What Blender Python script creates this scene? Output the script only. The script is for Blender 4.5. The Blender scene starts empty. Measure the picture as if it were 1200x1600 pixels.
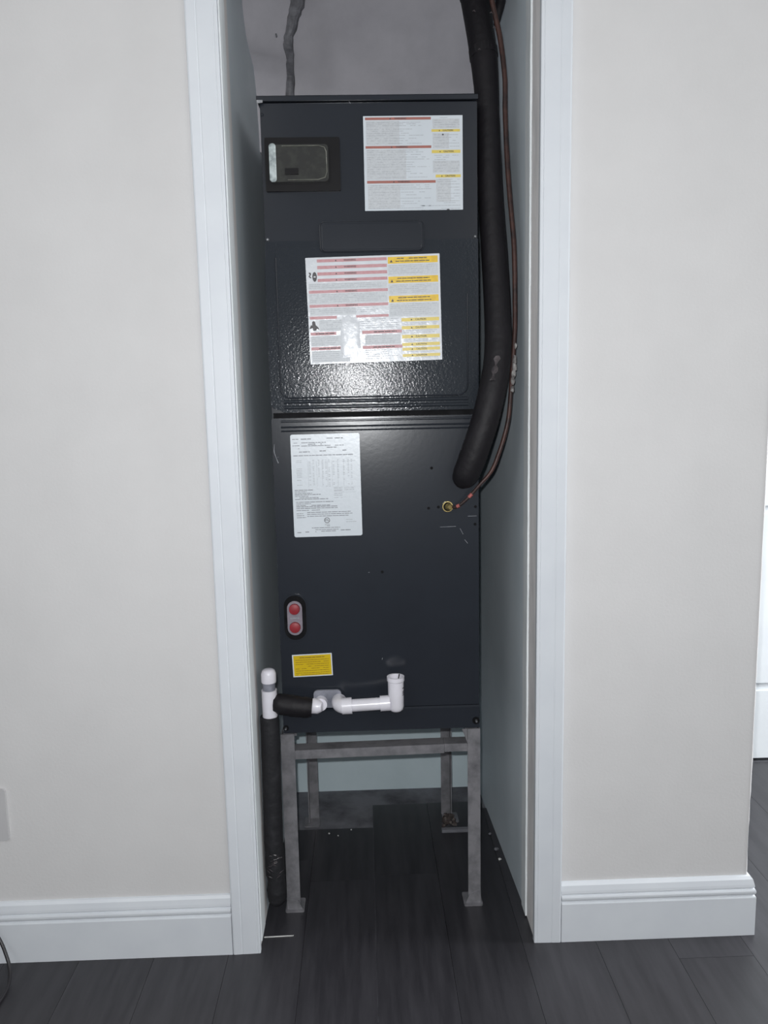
import bpy, bmesh, math, random
from mathutils import Vector, Matrix
random.seed(7)
sc = bpy.context.scene
COL = sc.collection

# ---------------------------------------------------------------- camera, world, lights, exposure
def cam_setup():
    f, p, yw, r = 1218.35, 0.1422, 0.02517, -0.02028
    fw = Vector((math.sin(yw)*math.cos(p), math.cos(yw)*math.cos(p), -math.sin(p)))
    rt = Vector((math.cos(yw), -math.sin(yw), 0)); up = rt.cross(fw)
    a = math.cos(r)*rt + math.sin(r)*up
    b = -math.sin(r)*rt + math.cos(r)*up
    cd = bpy.data.cameras.new('camera'); co = bpy.data.objects.new('camera', cd); COL.objects.link(co)
    cd.sensor_fit = 'VERTICAL'; cd.sensor_height = 36; cd.lens = f/1600*36
    m = Matrix((a, b, -fw)).transposed().to_4x4(); m.translation = Vector((0, -1.5597, 1.1818))
    co.matrix_world = m; cd.clip_start = 0.02
    sc.camera = co
cam_setup()

W = bpy.data.worlds.new('world'); sc.world = W; W.use_nodes = True
W.node_tree.nodes['Background'].inputs[0].default_value = (0.93, 0.97, 1.0, 1)
W.node_tree.nodes['Background'].inputs[1].default_value = 0.27

def light(name, kind, loc, power, color=(1, 1, 1), size=1.0, target=None, size_y=None):
    l = bpy.data.lights.new(name, kind); l.energy = power; l.color = color
    if kind == 'AREA':
        l.size = size
        if size_y: l.shape = 'RECTANGLE'; l.size_y = size_y
    else: l.shadow_soft_size = size
    o = bpy.data.objects.new(name, l); COL.objects.link(o); o.location = loc
    if target: o.rotation_euler = (Vector(target)-Vector(loc)).to_track_quat('-Z', 'Y').to_euler()
    return o
light('phone_flash', 'POINT', (-0.02, -1.553, 1.218), 64, (0.97, 0.985, 1.0), 0.008)
light('room_window', 'AREA', (1.7, -3.0, 2.3), 15, (1.0, 0.985, 0.96), 1.6, (0.2, 0, 1.1))
light('left_fill_light', 'AREA', (-1.1, -2.3, 2.4), 8, (1.0, 0.99, 0.97), 0.9, (0.3, 0.1, 0.9))  # unseen soft light added at left front to brighten the right jamb
light('hall_window', 'AREA', (2.9, 0.1, 1.5), 100, (0.95, 0.98, 1.0), 1.2, (1.25, 0.75, 0.6))

sc.view_settings.view_transform = 'Standard'; sc.view_settings.look = 'None'
sc.view_settings.gamma = 1.0; sc.view_settings.use_curve_mapping = False
sc.view_settings.exposure = 0.05

# ---------------------------------------------------------------- materials
def lin(c):
    return tuple(((v/255)/12.92 if v/255 <= .04045 else ((v/255+.055)/1.055)**2.4) for v in c)

def mat(name, rgb, rough=.6, metal=0.0, noise=None, bump=None, spec=.5, coat=0.0, stretch=None, rnd=0.0, trans=0.0, alpha=1.0):
    """rgb sRGB 0-255.  noise=(rgb2, scale, lo, hi)  bump=(scale, strength, distance)"""
    m = bpy.data.materials.new(name); m.use_nodes = True
    nt = m.node_tree; N = nt.nodes; L = nt.links; b = N['Principled BSDF']
    b.inputs['Base Color'].default_value = (*lin(rgb), 1)
    b.inputs['Roughness'].default_value = rough; b.inputs['Metallic'].default_value = metal
    b.inputs['Specular IOR Level'].default_value = spec
    b.inputs['Coat Weight'].default_value = coat; b.inputs['Coat Roughness'].default_value = .15
    b.inputs['Transmission Weight'].default_value = trans
    b.inputs['Alpha'].default_value = alpha
    tc = N.new('ShaderNodeTexCoord'); mp = N.new('ShaderNodeMapping'); L.new(tc.outputs['Object'], mp.inputs[0])
    if stretch: mp.inputs['Scale'].default_value = stretch
    src = None
    if noise:
        n = N.new('ShaderNodeTexNoise'); n.inputs['Scale'].default_value = noise[1]; n.inputs['Detail'].default_value = 6
        n.inputs['Roughness'].default_value = .6; L.new(mp.outputs[0], n.inputs[0])
        r = N.new('ShaderNodeValToRGB'); r.color_ramp.elements[0].position = noise[2]; r.color_ramp.elements[1].position = noise[3]
        r.color_ramp.elements[0].color = (*lin(rgb), 1); r.color_ramp.elements[1].color = (*lin(noise[0]), 1)
        L.new(n.outputs[0], r.inputs[0]); L.new(r.outputs[0], b.inputs['Base Color']); src = r.outputs[0]
        if rnd:
            oi = N.new('ShaderNodeObjectInfo'); ad = N.new('ShaderNodeVectorMath'); ad.operation = 'ADD'
            sx = N.new('ShaderNodeVectorMath'); sx.operation = 'SCALE'; sx.inputs[0].default_value = (37, 19, 11)
            L.new(oi.outputs['Random'], sx.inputs['Scale']); L.new(mp.outputs[0], ad.inputs[0]); L.new(sx.outputs[0], ad.inputs[1])
            L.new(ad.outputs[0], n.inputs[0])
            hs = N.new('ShaderNodeHueSaturation'); mr = N.new('ShaderNodeMapRange')
            mr.inputs[3].default_value = 1-rnd; mr.inputs[4].default_value = 1+rnd
            L.new(oi.outputs['Random'], mr.inputs[0]); L.new(mr.outputs[0], hs.inputs['Value'])
            L.new(src, hs.inputs['Color']); L.new(hs.outputs[0], b.inputs['Base Color'])
    if bump:
        n2 = N.new('ShaderNodeTexNoise'); n2.inputs['Scale'].default_value = bump[0]; n2.inputs['Detail'].default_value = 3
        L.new(tc.outputs['Object'], n2.inputs[0])
        bp = N.new('ShaderNodeBump'); bp.inputs['Strength'].default_value = bump[1]; bp.inputs['Distance'].default_value = bump[2]
        L.new(n2.outputs[0], bp.inputs['Height']); L.new(bp.outputs[0], b.inputs['Normal'])
        if coat: L.new(bp.outputs[0], b.inputs['Coat Normal'])
    return m

M = dict(
 wall=mat('wall_paint', (206,205,205), .75, noise=((201,200,200), 6, .3, .7), bump=(170, .25, .0012)),
 trim=mat('white_semigloss_trim', (209,213,218), .35, noise=((203,207,213), 9, .35, .7), bump=(30, .15, .0008)),
 jamb_grey=mat('raw_jamb_plaster', (232,229,228), .9, noise=((206,204,204), 14, .45, .7), bump=(60, .4, .001), stretch=(1, 1, .3)),
 jamb_pale=mat('corner_tape_plaster', (226,230,232), .8, noise=((200,206,208), 22, .4, .7), bump=(90, .4, .001), stretch=(1, 1, .2)),
 closet=mat('closet_blue_grey_paint', (208,217,223), .5, noise=((192,203,210), 3.5, .35, .75), bump=(40, .25, .001)),
 closet_back=mat('closet_back_paint', (200,214,219), .65, noise=((186,201,206), 4, .35, .75), bump=(40, .25, .001)),
 plenum=mat('dusty_plaster_board', (176,174,180), .8, noise=((156,154,160), 7, .35, .8), bump=(24, .5, .003)),
 seam=mat('grey_duct_tape', (112,112,117), .7, noise=((84,84,88), 45, .4, .65), bump=(90, .6, .002)),
 unit=mat('charcoal_enamel', (46,50,56), .15, noise=((39,43,48), 2.2, .3, .75), bump=(240, .6, .0006), spec=.18),
 unit_smooth=mat('charcoal_sheet_enamel', (40,44,51), .22, noise=((35,38,44), 3, .3, .75), bump=(110, .15, .0004), spec=.36),
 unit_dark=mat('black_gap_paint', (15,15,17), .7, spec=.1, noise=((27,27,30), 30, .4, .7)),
 black_plastic=mat('black_plastic', (13,12,15), .5, noise=((17,16,19), 30, .4, .7), spec=.2),
 clear=mat('clear_smoked_cover', (46,46,45), .1, noise=((54,55,52), 40, .45, .6), coat=.6, bump=(60, .2, .001)),
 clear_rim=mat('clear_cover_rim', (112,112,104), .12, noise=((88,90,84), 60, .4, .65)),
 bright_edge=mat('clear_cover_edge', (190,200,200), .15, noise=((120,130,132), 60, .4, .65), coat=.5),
 sticker=mat('white_sticker_film', (205,211,217), .3, noise=((196,203,209), 10, .3, .7), bump=(130, .25, .0008)),
 sticker_wrinkled=mat('wrinkled_sticker_film', (208,211,216), .27, noise=((200,204,209), 14, .3, .7), bump=(55, .5, .0018)),
 sticker_grey=mat('grey_print_block', (184,188,192), .45, noise=((192,196,200), 300, .4, .6)),
 red=mat('red_print', (160,98,88), .45, noise=((154,100,92), 200, .4, .6)),
 pink=mat('faded_red_print', (180,126,130), .45, noise=((186,142,146), 120, .35, .65)),
 yellow=mat('yellow_print', (222,186,40), .4, noise=((208,170,36), 120, .4, .6)),
 pale_yellow=mat('pale_yellow_print', (214,192,92), .4, noise=((206,186,100), 120, .4, .6)),
 ink=mat('grey_ink', (120,123,130), .5, noise=((142,145,150), 300, .4, .6)),
 ink_faint=mat('faint_ink', (160,164,170), .5, noise=((176,180,185), 300, .4, .6)),
 ink_dark=mat('dark_ink', (52,50,54), .5, noise=((70,68,72), 300, .4, .6)),
 ink_brown=mat('brown_ink', (120,96,12), .5, noise=((140,112,16), 300, .4, .6)),
 yellow_label=mat('yellow_label_film', (205,176,12), .4, noise=((192,160,8), 25, .4, .7)),
 port=mat('grey_port_plate', (128,120,130), .5, noise=((112,108,116), 60, .4, .7)),
 red_cap=mat('red_port_cap', (140,30,42), .5, noise=((120,34,40), 80, .4, .7)),
 pvc=mat('white_pvc', (222,220,228), .3, noise=((212,210,216), 18, .4, .7), coat=.2),
 pvc_dirty=mat('grey_drain_boss', (132,134,144), .5, noise=((96,98,108), 30, .4, .7)),
 foam=mat('black_foam_insulation', (20,18,22), .6, spec=.3, noise=((27,25,29), 18, .45, .75), bump=(60, .5, .003)),
 foam_dusty=mat('dusty_black_foam', (26,26,30), .7, noise=((42,42,46), 24, .5, .8), bump=(50, .7, .005)),
 tape=mat('shiny_black_tape', (88,82,84), .25, noise=((50,47,50), 40, .4, .6), bump=(90, .6, .003)),
 copper=mat('tarnished_copper', (74,50,45), .5, .2, noise=((44,34,34), 30, .4, .65), bump=(120, .5, .001)),
 copper_pink=mat('pink_flux_stain', (176,96,92), .6, noise=((130,70,66), 200, .4, .65)),
 putty=mat('whitish_foam_putty', (150,148,146), .8, noise=((84,80,80), 70, .4, .62), bump=(120, .8, .004)),
 brass=mat('brass_fitting', (196,178,120), .3, .8, noise=((150,130,84), 60, .4, .7)),
 steel=mat('galvanised_steel', (136,135,139), .45, .35, noise=((100,100,104), 26, .4, .7), bump=(60, .3, .001)),
 screw=mat('bright_screw_steel', (170,172,176), .3, .8, noise=((120,122,126), 60, .4, .7)),
 plank=mat('dark_vinyl_plank', (53,52,56), .38, noise=((38,37,41), 5, .35, .7), stretch=(9, .9, 1), rnd=.14, bump=(90, .12, .0006)),
 concrete=mat('dusty_concrete', (114,115,121), .9, noise=((70,70,75), 9, .38, .68), bump=(50, .5, .003)),
 door=mat('bright_white_door', (218,222,225), .35, noise=((212,216,220), 6, .4, .7)),
 plate=mat('painted_plate_plastic', (188,187,188), .5, noise=((182,181,183), 10, .4, .7)),
 plaster=mat('white_plaster_crumb', (206,206,204), .9, noise=((170,170,168), 50, .4, .7)),
 brown=mat('brown_rubble', (60,52,50), .95, noise=((110,104,100), 70, .52, .66), bump=(80, .8, .004)),
 cable=mat('black_cable_rubber', (26,24,28), .4, noise=((32,30,34), 30, .4, .7)),
)

# ---------------------------------------------------------------- mesh helpers
ORG = {}
def obj(name, bm, m, parent=None, org=None, bevel=0.0, smooth=False, kind=None, label=None, category=None, group=None, seg=2):
    """link bm (world coordinates) as one mesh object"""
    o0 = Vector(ORG[parent.as_pointer()]) if parent else Vector(org or (0, 0, 0))
    if bevel:
        es = [e for e in bm.edges if len(e.link_faces) == 2 and e.calc_face_angle(0) > .6]
        if es: bmesh.ops.bevel(bm, geom=es, offset=bevel, segments=seg, affect='EDGES', profile=.6, clamp_overlap=True)
    bmesh.ops.recalc_face_normals(bm, faces=bm.faces)
    bmesh.ops.translate(bm, verts=bm.verts, vec=-o0)
    me = bpy.data.meshes.new(name); bm.to_mesh(me); bm.free()
    me.materials.append(M[m])
    o = bpy.data.objects.new(name, me); COL.objects.link(o)
    if parent: o.parent = parent
    else: o.location = o0
    ORG[o.as_pointer()] = o0
    if smooth:
        for p in me.polygons: p.use_smooth = True
        try: me.set_sharp_from_angle(angle=.7)
        except Exception: pass
    for k, v in (('kind', kind), ('label', label), ('category', category), ('group', group)):
        if v: o[k] = v
    return o

def thing(name, loc, label, category, group=None):
    o = bpy.data.objects.new(name, None); COL.objects.link(o); o.location = loc; o.empty_display_size = .05
    ORG[o.as_pointer()] = Vector(loc); o['label'] = label; o['category'] = category
    if group: o['group'] = group
    return o

def box(x0, x1, y0, y1, z0, z1, bm=None):
    bm = bm or bmesh.new()
    v = [bm.verts.new((x, y, z)) for x in (x0, x1) for y in (y0, y1) for z in (z0, z1)]
    for f in ((0,1,3,2),(4,6,7,5),(0,4,5,1),(2,3,7,6),(0,2,6,4),(1,5,7,3)): bm.faces.new([v[i] for i in f])
    return bm

def prism(poly, axis, a, b, bm=None):
    """extrude 2D polygon between a and b along axis; poly in the other two coordinates, in xyz order"""
    bm = bm or bmesh.new()
    def P(u, v, t):
        return {'x': (t, u, v), 'y': (u, t, v), 'z': (u, v, t)}[axis]
    A = [bm.verts.new(P(u, v, a)) for u, v in poly]; B = [bm.verts.new(P(u, v, b)) for u, v in poly]
    bm.faces.new(A); bm.faces.new(B[::-1]); n = len(poly)
    for i in range(n): bm.faces.new((A[i], B[i], B[(i+1) % n], A[(i+1) % n]))
    return bm

def rrect(x0, x1, z0, z1, r, n=6):
    pts = []
    for cx, cz, a0 in ((x1-r, z1-r, 0), (x0+r, z1-r, 90), (x0+r, z0+r, 180), (x1-r, z0+r, 270)):
        for i in range(n+1):
            a = math.radians(a0+90*i/n); pts.append((cx+r*math.cos(a), cz+r*math.sin(a)))
    return pts

def smooth_path(pts, n=6):
    P = [Vector(p) for p in pts]; P = [2*P[0]-P[1]]+P+[2*P[-1]-P[-2]]; out = []
    for i in range(1, len(P)-2):
        for k in range(n):
            t = k/n; a, b, c, d = P[i-1:i+3]
            out.append(.5*((2*b)+(c-a)*t+(2*a-5*b+4*c-d)*t*t+(3*b-a-3*c+d)*t**3))
    out.append(P[-2]); return out

def tube(pts, r, seg=16, bm=None, path_n=0, jitter=0.0, cap=True, inner=None):
    bm = bm or bmesh.new()
    P = smooth_path(pts, path_n) if path_n else [Vector(p) for p in pts]
    n = len(P); m0 = len(pts)
    def rad(i):
        if callable(r): return r(i/(n-1))
        if isinstance(r, (list, tuple)):
            t = i/(n-1)*(len(r)-1); k = min(int(t), len(r)-2); return r[k]+(r[k+1]-r[k])*(t-k)
        return r
    T = [(P[min(i+1, n-1)]-P[max(i-1, 0)]).normalized() for i in range(n)]
    u = T[0].orthogonal().normalized(); rings = []
    for i in range(n):
        u = (u - T[i]*u.dot(T[i])).normalized(); w = T[i].cross(u)
        ring = []
        for k in range(seg):
            a = 2*math.pi*k/seg; q = rad(i)*(1+random.uniform(-jitter, jitter))
            ring.append(bm.verts.new(P[i]+q*(math.cos(a)*u+math.sin(a)*w)))
        rings.append(ring)
    for i in range(n-1):
        for k in range(seg):
            bm.faces.new((rings[i][k], rings[i][(k+1) % seg], rings[i+1][(k+1) % seg], rings[i+1][k]))
    if cap: bm.faces.new(rings[0][::-1]); bm.faces.new(rings[-1])
    return bm

def disc(x, y0, y1, z, r, seg=20, bm=None, r1=None):
    return tube([(x, y1, z), (x, y0, z)], [r, r1 if r1 is not None else r], seg, bm)

def quad(x0, x1, y, z0, z1, bm, rot=0.0, c=(0, 0), th=.00012):
    """thin printed patch on a plane facing -Y; rotated about c"""
    ca, sa = math.cos(rot), math.sin(rot)
    def R(x, z): return (c[0]+(x-c[0])*ca-(z-c[1])*sa, c[1]+(x-c[0])*sa+(z-c[1])*ca)
    vs = [bm.verts.new((*[R(px, pz)[0]], y, R(px, pz)[1])) for px, pz in ((x0, z0), (x1, z0), (x1, z1), (x0, z1))]
    bm.faces.new(vs)
    return bm

def words(bm, x0, x1, z, y, h, rot=0, c=(0, 0), fill=.8, wmin=2.5, wmax=9, end=None):
    x = x0; xe = end if end else x1
    while x < xe:
        w = h*random.uniform(wmin, wmax)
        if x+w > xe: w = xe-x
        if random.random() < fill and w > h*.6: quad(x, x+w, y, z-h/2, z+h/2, bm, rot, c)
        x += w+h*.7
    return bm

def text_mesh(txt, size, bold=False):
    cu = bpy.data.curves.new('t', 'FONT'); cu.body = txt; cu.size = size; cu.align_x = 'CENTER'; cu.align_y = 'CENTER'
    cu.resolution_u = 2
    if bold: cu.offset = size*.02
    o = bpy.data.objects.new('t', cu); COL.objects.link(o)
    dg = bpy.context.evaluated_depsgraph_get(); me = bpy.data.meshes.new_from_object(o.evaluated_get(dg))
    bpy.data.objects.remove(o); return me

def put_text(bm, txt, size, x, y, z, rot=0.0, c=None, bold=True, sx=1.0):
    me = text_mesh(txt, size, bold); ca, sa = math.cos(rot), math.sin(rot)
    c = c or (x, z)
    px = c[0]+(x-c[0])*ca-(z-c[1])*sa; pz = c[1]+(x-c[0])*sa+(z-c[1])*ca
    off = len(bm.verts)
    vs = [bm.verts.new((px+v.co.x*sx*ca-v.co.y*sa, y, pz+v.co.x*sx*sa+v.co.y*ca)) for v in me.vertices]
    for p in me.polygons:
        try: bm.faces.new([vs[i] for i in p.vertices])
        except ValueError: pass
    bpy.data.meshes.remove(me)
    return bm

def tri_sign(bm, x, y, z, s, rot=0, c=(0, 0)):
    ca, sa = math.cos(rot), math.sin(rot)
    def R(a, b): return (c[0]+(a-c[0])*ca-(b-c[1])*sa, y, c[1]+(a-c[0])*sa+(b-c[1])*ca)
    bm.faces.new([bm.verts.new(R(x-s/2, z-s*.4)), bm.verts.new(R(x+s/2, z-s*.4)), bm.verts.new(R(x, z+s*.5))])

# ---------------------------------------------------------------- room shell
TOP = 2.45
OL, OR_, OT = -0.250, 0.351, 2.07           # closet opening
S = dict(kind='structure')
bm = box(-1.9, OL, 0, .115, 0, TOP); obj('wall_left', bm, 'wall', **S)
wr = obj('wall_right', box(OR_, .818, 0, .115, 0, TOP), 'wall', **S)
obj('wall_header', box(OL, OR_, 0, .115, OT, TOP), 'wall', **S)
# slightly ragged outside corner of the right wall
bm = bmesh.new(); z = .13; prev = None
while z < TOP-.02:
    w = .0012+random.random()*.0022
    a = [bm.verts.new(p) for p in ((.818, -.0008, z), (.818+w, .001, z), (.818+w*.6, .012, z), (.818, .012, z))]
    if prev:
        for i in range(4): bm.faces.new((prev[i], prev[(i+1) % 4], a[(i+1) % 4], a[i]))
    prev = a; z += random.uniform(.012, .05)
obj('corner_bead', bm, 'wall', wr)
# wall running back from the right corner
obj('wall_hall', box(.70, .818, .115, .69, 0, TOP), 'wall', **S)
# closet walls
obj('wall_closet_left', prism([(OL-.0005, .1155), (-.232, .70), (-.33, .70), (-.33, .1155)], 'z', -.006, TOP), 'closet', **S)
bm = prism([(.3505, .1155), (.329, .70), (.42, .70), (.42, .1155)], 'z', -.006, TOP); obj('wall_closet_right', bm, 'closet', **S)
obj('wall_closet_back', box(-.33, .42, .70, .80, -.006, TOP), 'closet_back', **S)
obj('ceiling_closet', box(-.33, .42, .1155, .80, TOP, TOP+.05), 'closet', **S)

# jamb plaster and corner tape beads
def bead(name, x0, x1, y0, y1, m, z0=0.012, parent=None, amp=.0012):
    bm = bmesh.new(); prev = None; n = 70; z = z0
    for i in range(n+1):
        z = z0+(OT-.002-z0)*i/n; j = random.uniform(-amp, amp)
        a = [bm.verts.new(p) for p in ((x0, y0+j, z), (x1, y0+j, z), (x1, y1+j*2, z), (x0, y1+j*2, z))]
        if prev:
            for k in range(4): bm.faces.new((prev[k], prev[(k+1) % 4], a[(k+1) % 4], a[k]))
        else: bm.faces.new(a)
        prev = a
    bm.faces.new(prev)
    return obj(name, bm, m, parent, kind=None if parent else 'structure')
jl = obj('trim_1', box(OL, OL+.0008, .002, .118, 0.004, OT), 'jamb_grey', **S)
bead('corner_tape', OL+.0008, OL+.004, .004, .062, 'jamb_pale', .016, jl)
jr = obj('trim_2', box(OR_-.0008, OR_, .002, .075, 0.004, OT), 'jamb_grey', **S)
bead('corner_tape', OR_-.0045, OR_-.0008, .073, .116, 'jamb_pale', .004, jr)

# casings  (profile: flat, shallow cove lines near the outer edge, rounded nose)
def casing_profile(w):      # u = 0 inner edge ... w outer edge, returns (u, depth)
    return [(0, 0), (0, .0122), (.0015, .0134), (.0058, .0134), (.0066, .0130), (.0074, .0136), (w*.62, .0142), (w*.65, .0138), (w*.68, .0145), (w*.94, .0150), (w-.001, .0142), (w, .0120), (w, 0)]
def casing(name, x_in, x_out, ztop=2.11):
    w = abs(x_out-x_in); s = 1 if x_out > x_in else -1
    obj(name, prism([(x_in+s*u, -d) for u, d in casing_profile(w)], 'z', 0.0, ztop), 'trim', **S)
casing('trim_3', -.2478, -.3072)
casing('trim_4', .3486, .4075)
w = .06; obj('trim_5', prism([(-d, 2.11+u) for u, d in casing_profile(w)], 'x', -.3072, .4075), 'trim', **S)

# baseboards
BP = [(0, 0), (-.0145, 0), (-.0145, .0890), (-.0135, .0915), (-.0105, .0930), (-.0105, .0945), (-.0130, .0965), (-.0142, .1000), (-.0142, .1040),
      (-.0128, .1075), (-.0098, .1088), (-.0098, .1102), (-.0120, .1125), (-.0112, .1180), (-.0085, .1290), (-.0045, .1345), (0, .1352)]
obj('baseboard_left', prism(BP, 'x', -1.9, -.3078), 'trim', **S)
def mitred(profile, x0, xc, ylen):
    bm = bmesh.new(); A = []; B = []; C = []
    for y, z in profile:
        d = -y; A.append(bm.verts.new((x0, -d, z))); B.append(bm.verts.new((xc+d, -d, z))); C.append(bm.verts.new((xc+d, ylen, z)))
    n = len(profile)
    for i in range(n):
        j = (i+1) % n
        bm.faces.new((A[i], B[i], B[j], A[j])); bm.faces.new((B[i], C[i], C[j], B[j]))
    bm.faces.new(A); bm.faces.new(C[::-1])
    return bm
obj('baseboard_right', mitred(BP, .4080, .8215, .69), 'trim', **S)

# far door and wall in the hall at right
obj('wall_back', box(.70, 2.9, .84, .94, 0, TOP), 'wall', **S)
dr = obj('door_1', box(1.0, 1.95, .812, .838, .008, 2.1), 'door', kind='structure', bevel=.002)
def rail(x0, x1, z0, z1, name='door_rail'):
    obj(name, box(x0, x1, .800, .812, z0, z1), 'door', dr, bevel=.003)
rail(1.0, 1.95, .008, .235); rail(1.0, 1.95, .835, .98, ); rail(1.0, 1.95, 1.95, 2.1)
rail(1.0, 1.11, .236, .834, 'door_stile'); rail(1.84, 1.95, .236, .834, 'door_stile')
rail(1.0, 1.11, .981, 1.949, 'door_stile'); rail(1.84, 1.95, .981, 1.949, 'door_stile')
rail(1.135, 1.815, .262, .808, 'door_panel'); rail(1.135, 1.815, 1.006, 1.924, 'door_panel')

# ---------------------------------------------------------------- floor
fl = obj('floor', box(-1.9, 2.9, -4.2, .94, -.06, -.006), 'concrete', **S)
PW = .16
def plank(x0, x1, y0, y1):
    g = .00035
    obj('plank', box(x0+g, x1-g, y0+g, y1-g, -.0058, 0), 'plank', fl, bevel=.0006, seg=1)
for k in range(-8, 15):
    x0 = k*PW+.003; x1 = x0+PW
    if x1 < -.16: ymax = .034
    elif x1 < .01: ymax = .475
    elif x1 <= .36: ymax = .60+random.uniform(-.006, .006)
    elif x1 < .5: ymax = .56
    elif x1 < .9: ymax = .09
    else: ymax = .79
    y = -2.3-random.random()*1.1
    while y < ymax-.03:
        y2 = min(y+1.2, ymax)
        if ymax-y2 < .12: y2 = ymax
        plank(x0, x1, y, y2); y = y2

# ---------------------------------------------------------------- plenum box over the cabinet
def lerp_tab(t, tab):
    if t <= tab[0][0]: return tab[0][1]
    for (a, b), (c, d) in zip(tab, tab[1:]):
        if t <= c: return b+(d-b)*(t-a)/(c-a)
    return tab[-1][1]
LY = [(1.80, .490), (1.928, .470), (1.975, .445), (1.992, .385), (2.012, .345), (2.065, .316), (2.44, .28)]
RY = [(1.80, .60), (1.95, .580), (2.04, .50), (2.086, .461), (2.15, .43), (2.44, .38)]
X0, X1 = -.2440, .338
def plen_y(x, z):
    t = (x-X0)/(X1-X0); t = min(1, max(0, t)); s = min(1, t*3.0)
    return lerp_tab(z, LY)*(1-s)+lerp_tab(z, RY)*s
pl = thing('duct_plenum', (.04, .64, 1.80), 'grey plastered duct plenum filling the closet above the cabinet', 'duct')
bm = bmesh.new(); nx, nz = 28, 40; G = []
for j in range(nz+1):
    z = 1.7985+.645*j/nz
    G.append([bm.verts.new((X0+(X1-X0)*i/nx, plen_y(X0+(X1-X0)*i/nx, z)+.004*math.sin(i*.9+j*.35)*math.sin(j*.5), z)) for i in range(nx+1)])
Bk = [[bm.verts.new((X, .698, z)) for X in (X0, X1)] for z in (1.7985, 1.7985+.645)]
for j in range(nz):
    for i in range(nx): bm.faces.new((G[j][i], G[j][i+1], G[j+1][i+1], G[j+1][i]))
bm.faces.new([G[j][0] for j in range(nz+1)]+[Bk[1][0], Bk[0][0]]); bm.faces.new([G[j][nx] for j in range(nz+1)][::-1]+[Bk[0][1], Bk[1][1]])
bm.faces.new(G[0][::-1]+[Bk[0][0], Bk[0][1]]); bm.faces.new(G[nz]+[Bk[1][1], Bk[1][0]])
obj('plenum_panel', bm, 'plenum', pl, smooth=True)
# frayed vertical seam tape
SP = [(1.80, -.158, .026), (1.94, -.160, .024), (1.975, -.155, .020), (2.0, -.152, .019), (2.015, -.154, .025), (2.03, -.152, .022), (2.045, -.145, .027), (2.09, -.129, .036), (2.20, -.105, .04), (2.42, -.08, .03)]
bm = bmesh.new(); prev = None
for i in range(90):
    z = 1.80+.62*i/89; cx = lerp_tab(z, [(a, b) for a, b, c in SP])+random.uniform(-.0012, .0012); w = lerp_tab(z, [(a, c) for a, b, c in SP])+random.uniform(-.002, .002)
    row = [bm.verts.new((cx+w*(t-.5), plen_y(cx, z)-.006-(.007 if 0 < t < 1 and k in (1, 4) else .003 if 0 < t < 1 else -.003), z)) for k, t in enumerate((0, .1, .35, .65, .9, 1))]
    if prev:
        for k in range(5): bm.faces.new((prev[k], prev[k+1], row[k+1], row[k]))
    prev = row
obj('seam_tape', bm, 'seam', pl)
obj('nail', disc(-.178, plen_y(-.178, 2.024)-.012, plen_y(-.178, 2.024), 2.024, .0022, 8), 'screw', pl)

# ---------------------------------------------------------------- stand
st = thing('steel_stand', (.025, .33, 0), 'grey galvanised steel stand with four legs carrying the dark cabinet', 'stand')
def angle_leg(cx, cy, sx, sy, z1, w=.031, th=.003, z0=.004):
    # L section; corner at (cx,cy), flanges run towards sx, sy
    poly = [(cx, cy), (cx+sx*w, cy), (cx+sx*w, cy+sy*th), (cx+sx*th, cy+sy*th), (cx+sx*th, cy+sy*w), (cx, cy+sy*w)]
    return prism(poly, 'z', z0, z1)
obj('leg', angle_leg(-.203, .129, 1, 1, .4345), 'steel', st); obj('leg', angle_leg(.2525, .129, -1, 1, .4345, .029), 'steel', st)
obj('leg', angle_leg(-.178, .53, 1, -1, .4345, .028), 'steel', st); obj('leg', angle_leg(.2275, .53, -1, -1, .4345, .028), 'steel', st)
def foot(cx, cy, sx, sy):
    obj('foot_plate', prism(rrect(min(cx, cx+sx*.044), max(cx, cx+sx*.044), min(cy, cy+sy*.05), max(cy, cy+sy*.05), .004, 2), 'z', .0003, .0038), 'steel', st)
foot(-.207, .118, 1, 1); foot(.2565, .118, -1, 1); foot(-.19, .535, 1, -1); foot(.245, .535, -1, -1)
# tapered welds at the feet of the front legs
for x, s in ((-.203, 1), (.2525, -1)):
    obj('weld_gusset', prism([(x, .0038), (x+s*.036, .0038), (x+s*.026, .026), (x, .034)], 'y', .1262, .1289), 'steel', st)
# front rail: angle iron with flange going back, joined from two lengths
def rail_piece(x0, x1, z0, z1):
    poly = [(.1320, z0), (.1350, z0), (.1350, z1-.003), (.168, z1-.003), (.168, z1), (.1320, z1)]
    return prism(poly, 'x', x0, x1)
r0 = rail_piece(-.1735, .170, .3725, .394); 
for v in r0.verts: v.co.z += (v.co.x+.1735)*.012
obj('front_rail', r0, 'steel', st)
obj('front_rail', rail_piece(.1705, .2235, .3795, .3985), 'steel', st)
obj('side_rail', box(-.1995, -.1965, .165, .498, .372, .394), 'steel', st); obj('side_rail', box(.2465, .2495, .165, .498, .372, .394), 'steel', st)
obj('rear_rail', box(-.149, .199, .527, .530, .372, .394), 'steel', st)
obj('corner_gusset', prism([(.2230, .4345), (.2225, .4245), (.2235, .4005), (.2105, .4345)], 'y', .1292, .1316), 'steel', st)
obj('support_bracket', prism([(.30, .4345), (.30, .405), (.33, .405), (.34, .4345)], 'x', -.19, -.10), 'steel', st, bevel=.001)
obj('top_rail', box(-.2, -.17, .165, .50, .4145, .4345), 'steel', st); obj('top_rail', box(.222, .25, .165, .50, .4145, .4345), 'steel', st)

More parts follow.
